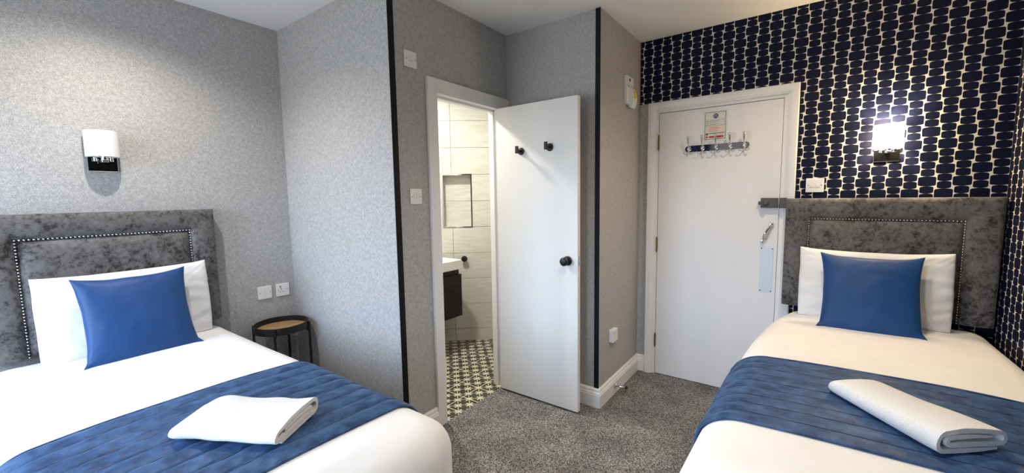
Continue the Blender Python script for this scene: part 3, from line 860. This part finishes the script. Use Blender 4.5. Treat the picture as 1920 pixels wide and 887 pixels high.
# ------------------------------------------------------------------ headboards
def headboard(label, place, xl, xr, zb, zt, il, ir, it, dep, standoff):
    """place(u, v, d): u across, v up, d out of the wall"""
    t = thing('headboard', label, 'headboard', place((xl+xr)/2, zb, 0), 'crushed velvet headboards')
    bm = bmesh.new()
    outer = [(xl, zb), (xl, zt), (xr, zt), (xr, zb)]; inner = [(il, zb), (il, it), (ir, it), (ir, zb)]
    prof = [(0.0, standoff), (0.0, dep-0.022), (0.03, dep-0.008), (0.09, dep-0.001), (0.2, dep+0.002), (0.5, dep+0.004), (0.8, dep), (0.92, dep-0.008), (1.0, dep-0.020), (1.0, standoff)]
    secs = []
    NST = 24
    for i in range(3):
        for k in range(NST+(i == 2)):
            f = k/NST
            o = Vector(outer[i]).lerp(Vector(outer[i+1]), f); n = Vector(inner[i]).lerp(Vector(inner[i+1]), f)
            row = []
            for a, d in prof:
                p = o.lerp(n, a); w = 0.004*noise.noise(Vector((p.x*9, p.y*9, 3.1))) if d > standoff else 0
                row.append(bm.verts.new(place(p.x, p.y, d+w)))
            secs.append(row)
    m = len(prof)
    for a, b in zip(secs, secs[1:]):
        for k in range(m-1): bm.faces.new((a[k], a[k+1], b[k+1], b[k]))
        bm.faces.new((a[m-1], a[0], b[0], b[m-1]))
    bm.faces.new(secs[0]); bm.faces.new(secs[-1])
    obj('border_panel', bm, M['velvet'], t, smooth=True, angle=60)
    bm = bmesh.new(); nu, nv = 28, 20; grid = []
    for i in range(nu+1):
        r_ = []
        for j in range(nv+1):
            a, b = i/nu, j/nv; u = il+(ir-il)*a; v = zb+(it-zb)*b
            e = min((u-il), (ir-u), (it-v))
            d = dep-0.022+0.022*min(1, max(0, e)/0.045)**0.5
            if i in (0, nu) or j in (0, nv): d = dep-0.024
            r_.append(bm.verts.new(place(u, v, d+0.003*noise.noise(Vector((u*8, v*8, 7.7))))))
        grid.append(r_)
    for i in range(nu):
        for j in range(nv): bm.faces.new((grid[i][j], grid[i+1][j], grid[i+1][j+1], grid[i][j+1]))
    rim = [grid[i][0] for i in range(nu+1)]+[grid[nu][j] for j in range(1, nv+1)]+[grid[i][nv] for i in range(nu-1, -1, -1)]+[grid[0][j] for j in range(nv-1, 0, -1)]
    back = []
    for v in rim:
        i0 = None
        back.append(v.co.copy())
    def toback(co):
        # same u,v on the back plane
        base = place(0, 0, 0); n = (place(0, 0, 1)-base)
        return co - n*((co-base).dot(n)-standoff)
    bk = [bm.verts.new(toback(c)) for c in back]
    for k in range(len(rim)): bm.faces.new((rim[k], rim[(k+1) % len(rim)], bk[(k+1) % len(rim)], bk[k]))
    bm.faces.new(bk)
    obj('centre_panel', bm, M['velvet'], t, smooth=True, angle=60)
    # stud line
    bm = bmesh.new(); pitch = 0.0146
    line = []
    n1 = int((it-zb)/pitch)
    line += [(il, it-k*pitch) for k in range(1, n1+1)] + [(ir, it-k*pitch) for k in range(1, n1+1)]
    n2 = round((ir-il)/pitch); line += [(il+(ir-il)*k/n2, it) for k in range(n2+1)]
    for u, v in line:
        bmesh.ops.create_icosphere(bm, subdivisions=1, radius=0.0056, matrix=Matrix.Translation(place(u, v, dep-0.016)))
    s_ = obj('stud_trim', bm, M['chrome'], t, smooth=True); s_['kind'] = 'stuff'; s_['label'] = 'line of small chrome upholstery studs'
    return t
headboard('grey crushed velvet headboard on the plain grey wall behind the left bed', lambda u, v, d: Vector((u, YA-d, v)), 0.028, 0.930, 0.692, 1.352, 0.165, 0.808, 1.234, 0.090, 0.002)
headboard('dark crushed velvet headboard on the navy wallpaper overlapping the entrance door frame', lambda u, v, d: Vector((XF-d, -u, v)), -0.122, 0.788, 0.690, 1.357, 0.000, 0.653, 1.234, 0.090, 0.032)

# ------------------------------------------------------------------ beds
TOPZ, RAD = 0.665, 0.112
class Bed:
    """local frame: c across (+ = camera-facing side is free), l from the head to the foot"""
    def __init__(s, org, cax, lax, hw_head, hw_foot, L, seed):
        s.o, s.c, s.l = Vector(org), Vector(cax), Vector(lax)
        s.h0, s.h1, s.L, s.seed = hw_head, hw_foot, L, seed; s.free = True
    def hw(s, l): return s.h0+(s.h1-s.h0)*min(1, max(0, l/s.L))
    def pt(s, c, l, z):
        return s.o + s.c*c + s.l*l + Vector((0, 0, z))
    def wav(s, c, l, z):
        return 0.005*noise.noise(Vector((c*3.2+s.seed, l*3.2, 0.3)))
    def skin(s, arc, l, up=0.0):
        """point on the cover for arc length arc from the centre line (sign = side), raised by up"""
        hw = s.hw(l); fl = hw-RAD; q = RAD*math.pi/2; sg = 1 if arc >= 0 else -1; a = abs(arc)
        if a <= fl: c, z, nc, nzv = a, TOPZ, 0, 1
        elif a <= fl+q:
            th = (a-fl)/RAD; c, z, nc, nzv = fl+RAD*math.sin(th), TOPZ-RAD+RAD*math.cos(th), math.sin(th), math.cos(th)
        else: c, z, nc, nzv = hw, TOPZ-RAD-(a-fl-q), 1, 0
        z += 0.012*max(0, 1-(c/max(fl, .01))**2) if a < fl else 0
        return s.pt(sg*(c+nc*up), l, z+nzv*up+s.wav(sg*c, l, z)*nzv)

def make_bed(label, bed, hem):
    t = thing('single_bed', label, 'bed', bed.pt(0, bed.L/2, 0), 'single beds')
    def lbox(nm, c, l0, l1, z0, z1, bev, m):
        bm = bmesh.new(); box(bm, (-c, l0, z0), (c, l1, z1), bev, 3)
        for v in bm.verts: v.co = bed.pt(v.co.x, v.co.y, v.co.z)
        return obj(nm, bm, m, t)
    lbox('divan_base', bed.h0-0.06, 0.03, bed.L-0.09, 0.03, 0.36, 0.01, M['divan'])
    lbox('mattress', bed.h0-0.05, 0.02, bed.L-0.07, 0.36, 0.60, 0.05, M['cotton'])
    # duvet: a rounded box skin open below
    bm = bmesh.new(); nc, nl, nzv = 44, 84, 16
    vs = {}
    def vert(i, j, k):
        key = (i, j, k)
        if key in vs: return vs[key]
        u = -1+2*i/nc; l = bed.L*j/nl; hw = bed.hw(l); c = u*hw
        z = hem+(TOPZ-hem)*k/nzv
        ic = max(-(hw-RAD), min(hw-RAD, c)); il = max(0.02, min(bed.L-RAD, l)); iz = min(TOPZ-RAD, z)
        d = Vector((c-ic, (l-il) if l > il else 0, z-iz))
        if d.length > 1e-6:
            q = d.normalized()*RAD if max(abs(d.x), abs(d.y), abs(d.z)) > 1e-6 else d
            c2, l2, z2 = ic+q.x, il+q.y if l > il else l, iz+q.z
        else: c2, l2, z2 = c, l, z
        drop = max(0, (TOPZ-RAD-z2))/(TOPZ-RAD-hem)
        if k == nzv and abs(ic-c) < 1e-6 and l == il:
            z2 += 0.012*max(0, 1-(c/(hw-RAD))**2)
        z2 += bed.wav(c2, l2, z2)*(1 if drop <= 0 else 0)
        # loose folds that open towards the hem, deepest near the foot corners
        if drop > 0:
            al = math.atan2(l2-(bed.L-0.3), c2); per = l2*7+c2*7
            near = math.exp(-((abs(c2)-hw)**2+(l2-bed.L)**2)/0.10)
            f = (0.010*math.sin(per*3.1+bed.seed)+0.008*math.sin(per*5.7))*drop*(0.5+1.6*near)
            nx = 1 if c2 >= hw-1e-3 else (-1 if c2 <= -hw+1e-3 and bed.free else 0); nl_ = 1 if l2 > bed.L-0.01 else 0
            if nx or nl_:
                c2 += nx*(f+0.012*drop); l2 += nl_*(f+0.012*drop)
        vs[key] = bm.verts.new(bed.pt(c2, l2, z2)); return vs[key]
    for i in range(nc):
        for j in range(nl): bm.faces.new((vert(i, j, nzv), vert(i+1, j, nzv), vert(i+1, j+1, nzv), vert(i, j+1, nzv)))
    for k in range(nzv):
        for j in range(nl):
            for i in (0, nc): bm.faces.new((vert(i, j, k), vert(i, j+1, k), vert(i, j+1, k+1), vert(i, j, k+1)))
        for i in range(nc):
            for j in (0, nl): bm.faces.new((vert(i, j, k), vert(i+1, j, k), vert(i+1, j, k+1), vert(i, j, k+1)))
    obj('duvet', bm, M['cotton'], t, smooth=True)
    return t
bedL = Bed((0.468, YA-0.095, 0), (1, 0, 0), (0, -1, 0), 0.478, 0.494, 1.94, 1.7)
bedR = Bed((XF-0.095, -0.338, 0), (0, 1, 0), (-1, 0, 0), 0.452, 0.455, 1.96, 5.2)
_pt = bedR.pt
def ptR(c, l, z):
    # the free side of the right cover spreads outwards towards the foot
    f = (0.135*(1-math.exp(-2.3*max(0, l)))+0.03*l/1.9)*max(0, (c+0.1)/0.55) if c > -0.1 else 0
    return _pt(c+f, l, z)
bedR.pt = ptR; bedR.free = False
make_bed('single bed under a white cover against the plain grey wall', bedL, 0.16)
make_bed('single bed under a white cover against the navy patterned wall', bedR, 0.16)

# ------------------------------------------------------------------ bed runners
def runner(label, bed, l0, l1, arcs, skew, nchan, loft):
    t = thing('bed_runner', label, 'bed runner', bed.pt(0, (l0+l1)/2, TOPZ), 'quilted blue bed runners')
    bm = bmesh.new(); na = 150; per = 12; nl = nchan*per; g = []
    a0, a1 = arcs
    for i in range(na+1):
        r_ = []; a = a0+(a1-a0)*i/na
        for j in range(nl+1):
            f = j/nl; l = l0+(l1-l0)*f + skew*a
            puff = abs(math.sin(math.pi*f*nchan))**0.42
            w = 0.0042*noise.noise(Vector((a*24, f*20+bed.seed, 2.0)))+0.0022*noise.noise(Vector((a*40, f*30+bed.seed, 5.0)))
            r_.append(bm.verts.new(bed.skin(a, l, 0.004+loft*puff+w*puff)))
        g.append(r_)
    for i in range(na):
        for j in range(nl): bm.faces.new((g[i][j], g[i+1][j], g[i+1][j+1], g[i][j+1]))
    # underside
    b = []
    for i in range(na+1):
        a = a0+(a1-a0)*i/na
        b.append([bm.verts.new(bed.skin(a, l0+skew*a, 0.002)), bm.verts.new(bed.skin(a, l1+skew*a, 0.002))])
    for i in range(na):
        bm.faces.new((b[i][0], b[i+1][0], b[i+1][1], b[i][1]))
        bm.faces.new((g[i][0], g[i+1][0], b[i+1][0], b[i][0])); bm.faces.new((g[i][nl], g[i+1][nl], b[i+1][1], b[i][1]))
    obj('quilt', bm, M['runner'], t, smooth=True, angle=70)
    bm = bmesh.new()
    for k in range(1, nchan):
        l = l0+(l1-l0)*k/nchan
        tube(bm, [bed.skin(a0+(a1-a0)*i/na, l+skew*(a0+(a1-a0)*i/na), 0.0050) for i in range(na+1)], 0.0013, 4)  # dark stitch lines added to draw the seam shade
    obj('shade_stitching', bm, M['seam_shade_thread'], t)['kind'] = 'stuff'
    for l in (l0, l1):
        bm = bmesh.new(); tube(bm, [bed.skin(a0+(a1-a0)*i/na, l+skew*(a0+(a1-a0)*i/na), 0.007) for i in range(na+1)], 0.0036, 8)
        obj('binding', bm, M['runner'], t, smooth=True)
    return t
runner('quilted blue runner across the bed on the left, by the plain grey wall', bedL, YA-0.095-1.835, YA-0.095-1.135, (-0.72, 0.76), 0.0, 9, 0.0085)
runner('quilted blue runner across the bed on the right, by the navy wallpaper', bedR, XF-0.095-2.075, XF-0.095-1.445, (-0.52, 0.78), 0.0, 9, 0.0055)

# ------------------------------------------------------------------ pillows and cushions
def pillow(name, label, cat, group, cen, wax, hax, w, h, th, mat, pinch, seed, wr=0.004, powr=0.42, ears=0.0, creases=0.0):
    """pinch = (sides, top, bottom) draw-in of the seams; ears = corners that fold forward at the bottom"""
    ps, pt_, pb = pinch
    cen, wax, hax = Vector(cen), Vector(wax).normalized(), Vector(hax).normalized(); nax = wax.cross(hax).normalized()
    bm = bmesh.new(); n = 56; front, back = {}, {}
    for i in range(n+1):
        for j in range(n+1):
            u = math.sin(math.pi/2*(-1+2*i/n)); v = math.sin(math.pi/2*(-1+2*j/n))
            au, av = abs(u), abs(v)
            pv_ = pt_ if v > 0 else pb
            pu = u*(1-ps*(1-av**2.2)*au**3); pv = v*(1-pv_*(1-au**2.6)*av**3)
            # uneven seams
            pu += 0.010*noise.noise(Vector((v*2.6, seed, u*0.5)))*au**3*(1-av**6)
            pv += 0.012*noise.noise(Vector((u*2.6, seed*2, v*0.5)))*av**3*(1-au**6)
            t = max(0, (1-u*u)*(1-v*v))**powr
            c4 = (au*av)**6
            p = cen + wax*(pu*w/2) + hax*(pv*h/2)
            if v > 0: p += (wax*(0.004*(1 if u > 0 else -1))+hax*0.006)*c4
            elif ears:
                k = max(0, min(1, (av-0.80)/0.20))*max(0, min(1, (au-0.86)/0.14))
                p += wax*(0.010*(1 if u > 0 else -1)*k)*ears + nax*0.026*k*ears + hax*0.014*k*ears
            q = Vector((u*2.1+seed, v*2.1-seed, seed*0.37))
            wn = wr*(noise.noise(q)+0.6*noise.noise(q*2.7))
            cor = (au*av)**1.5
            wn += wr*0.3*cor*math.sin((u*u-v*v)*26+seed)
            # short creases running in from the side seams
            sd = max(0, (au-0.45)/0.55)
            wn += creases*sd*(1-av**4)*math.sin(v*(15+5*u)+2.5*noise.noise(q*1.4)+seed)*(0.5+0.5*noise.noise(q*0.8+Vector((9, 0, 0))))
            key = (i, j)
            front[key] = bm.verts.new(p + nax*(th*t + wn*min(1, t*2.5)))
            if i in (0, n) or j in (0, n): back[key] = front[key]
            else: back[key] = bm.verts.new(p - nax*(th*t*0.8))
    for i in range(n):
        for j in range(n):
            for d in (front, back): bm.faces.new((d[i, j], d[i+1, j], d[i+1, j+1], d[i, j+1]))
    o = obj(name, bm, mat, smooth=True, loc=cen)
    return tag(o, label, cat, group)
pillow('pillow', 'white pillow propped against the headboard on the plain grey wall', 'pillow', 'white pillows', (0.515, YA-0.168, 0.860), (1, 0, 0), (0, 0.10, 1), 0.650, 0.395, 0.072, M['cotton'], (-0.012, 0.03, -0.02), 2.3, 0.005, 0.30, 0, 0.006)
pillow('cushion', 'blue satin cushion leaning on the pillow of the left bed', 'cushion', 'blue satin cushions', (0.508, 2.615, 0.850), (1, 0.0, 0), (0, 0.40, 1), 0.418, 0.425, 0.064, M['satin'], (0.085, 0.09, 0.0), 4.1, 0.003, 0.42, 1.0, 0.0015)
pillow('pillow', 'white pillow propped against the headboard on the navy patterned wall', 'pillow', 'white pillows', (2.975, -0.289, 0.866), (0, -1, 0), (0.10, 0, 1), 0.640, 0.400, 0.072, M['cotton'], (-0.012, 0.05, -0.02), 8.9, 0.005, 0.30, 0, 0.006)
pillow('cushion', 'blue satin cushion leaning on the pillow of the right bed', 'cushion', 'blue satin cushions', (2.808, -0.272, 0.853), (0, -1, 0), (0.36, 0, 1), 0.416, 0.425, 0.064, M['satin'], (0.075, 0.09, 0.0), 6.4, 0.003, 0.42, 1.0, 0.0015)

# ------------------------------------------------------------------ folded towels
def towel(label, bed_z, p_left, p_right, wl, wr_, hgt, seed, flip):
    """folded bath towel: p_left the closed folded end, p_right the open end that shows the layers"""
    a, b = Vector((*p_left, bed_z)), Vector((*p_right, bed_z)); d = (b-a); L = d.length; d.normalize()
    s = Vector((-d.y, d.x, 0))*(1 if not flip else -1)
    th = 0.0125
    # centre line of the folded sheet in (across, height), half width 1 = full width
    def hairpin(x0, x1, z0, z1, n=9):
        r = (z1-z0)/2; c = []
        for k in range(n): c.append((x1 + r*math.sin(math.pi*k/(n-1)), z0+r-r*math.cos(math.pi*k/(n-1))))
        return c
    Hh = hgt
    path = [(-0.078, th*0.5), (-0.03, th*0.5), (0.03, th*0.5)] + hairpin(0, 0.085, th*0.5, Hh-th*0.5) + [(0.03, Hh-th*0.5), (-0.03, Hh-th*0.5)]
    r = (Hh-th*2)/2
    path += [(-0.088 - r*math.sin(math.pi*k/8), Hh-th*0.5-r+r*math.cos(math.pi*k/8)) for k in range(9)]
    za, zb = th*1.55, Hh-th*1.55; ri = (zb-za)/2
    path += [(-0.03, za), (0.03, za), (0.062, za)] + [(0.066+ri*math.sin(math.pi*k/6), za+ri-ri*math.cos(math.pi*k/6)) for k in range(1, 6)] + [(0.06, zb), (0.0, zb), (-0.06, zb)]
    # offset both ways
    pts = [Vector(p) for p in path]; prof_o, prof_i = [], []
    for i, p in enumerate(pts):
        t = (pts[min(i+1, len(pts)-1)]-pts[max(i-1, 0)]).normalized(); n = Vector((-t.y, t.x))
        e_ = min(1.0, 0.45+0.3*min(i, len(pts)-1-i)); prof_o.append(p+n*th*0.46*e_); prof_i.append(p-n*th*0.46*e_)
    prof = prof_o+prof_i[::-1]
    bm = bmesh.new(); NS = 36; rings = []
    for k in range(NS+1):
        f = k/NS
        w = (wl+(wr_-wl)*min(1, f*1.15))/0.22
        cl = min(1, f/0.20); zs = 0.30+0.70*math.sqrt(1-(1-cl)**2)
        ws = 0.72+0.28*math.sqrt(1-(1-min(1, f/0.12))**2)
        base = a+d*(L*f)
        ring = []
        for q in prof:
            x = q.x*w*ws; z = max(0.001, q.y*zs*(1-0.22*max(0, -q.x/0.11)))
            p = base+s*x+Vector((0, 0, z))
            w_ = 0.004*noise.noise(Vector((p.x*14+seed, p.y*14, p.z*20)))
            bow = (0.006*math.sin(f*5.0+seed)+0.010*math.cos(min(1, abs(q.x)/0.12)*math.pi/2)*min(1, f*3))*(q.y/Hh)
            ring.append(bm.verts.new(p+Vector((0, 0, max(-z+0.001, w_*0.8+bow)))+s*w_))
        rings.append(ring)
    m = len(prof)
    for r0, r1 in zip(rings, rings[1:]):
        for k in range(m): bm.faces.new((r0[k], r0[(k+1) % m], r1[(k+1) % m], r1[k]))
    # caps as quad strips across the sheet thickness
    h = len(pts)
    for rg in (rings[0], rings[-1]):
        for k in range(h-1): bm.faces.new((rg[k], rg[k+1], rg[m-2-k], rg[m-1-k]))
    o = obj('towel', bm, M['terry'], smooth=True, angle=60, loc=(a+b)/2)
    return tag(o, label, 'towel', 'folded white towels')
towel('folded white towel on the blue runner of the left bed', TOPZ+0.027, (0.395, 1.555), (0.580, 1.250), 0.20, 0.225, 0.052, 1.0, False)
towel('folded white towel on the blue runner of the right bed', TOPZ+0.024, (1.855, -0.135), (1.570, -0.385), 0.175, 0.215, 0.056, 3.0, True)

# ------------------------------------------------------------------ side table
TC = Vector((1.222, 2.765, 0)); TR = 0.158
st = thing('side_table', 'small round black side table with a wooden tray top between the bed and the corner', 'table', TC)
bm = bmesh.new()
lathe(bm, TC, (0, 0, 1), [(TR-0.006, 0.556), (TR, 0.556), (TR, 0.600), (TR-0.004, 0.602), (TR-0.006, 0.600), (TR-0.006, 0.556)], 64)
obj('tray_rim', bm, M['black'], st, smooth=True, angle=40)
bm = bmesh.new(); lathe(bm, TC, (0, 0, 1), [(0, 0.556), (TR-0.006, 0.556), (TR-0.006, 0.566), (0, 0.566)], 64)
obj('table_top', bm, M['oak'], st)
for k, ang in enumerate((-38, 52, 142, 232)):
    a = math.radians(ang); dx, dy = math.cos(a), math.sin(a)
    p = TC+Vector((dx, dy, 0))*(TR+0.006)
    bm = bmesh.new(); cyl(bm, (p.x, p.y, 0), (p.x, p.y, 0.592), 0.0075, 12)
    lg = obj('leg', bm, M['black'], st, smooth=True, angle=40)
    q = TC+Vector((dx, dy, 0))*(TR-0.03)
    bm = bmesh.new(); n_ = Vector((-dy, dx, 0))*0.004
    tri = [(p.x, p.y, 0.556), (q.x, q.y, 0.556), (p.x, p.y, 0.520)]
    f1 = [bm.verts.new(Vector(t)+n_) for t in tri]; f2 = [bm.verts.new(Vector(t)-n_) for t in tri]
    bm.faces.new(f1); bm.faces.new(f2)
    for i in range(3): bm.faces.new((f1[i], f1[(i+1) % 3], f2[(i+1) % 3], f2[i]))
    obj('bracket', bm, M['black'], lg)
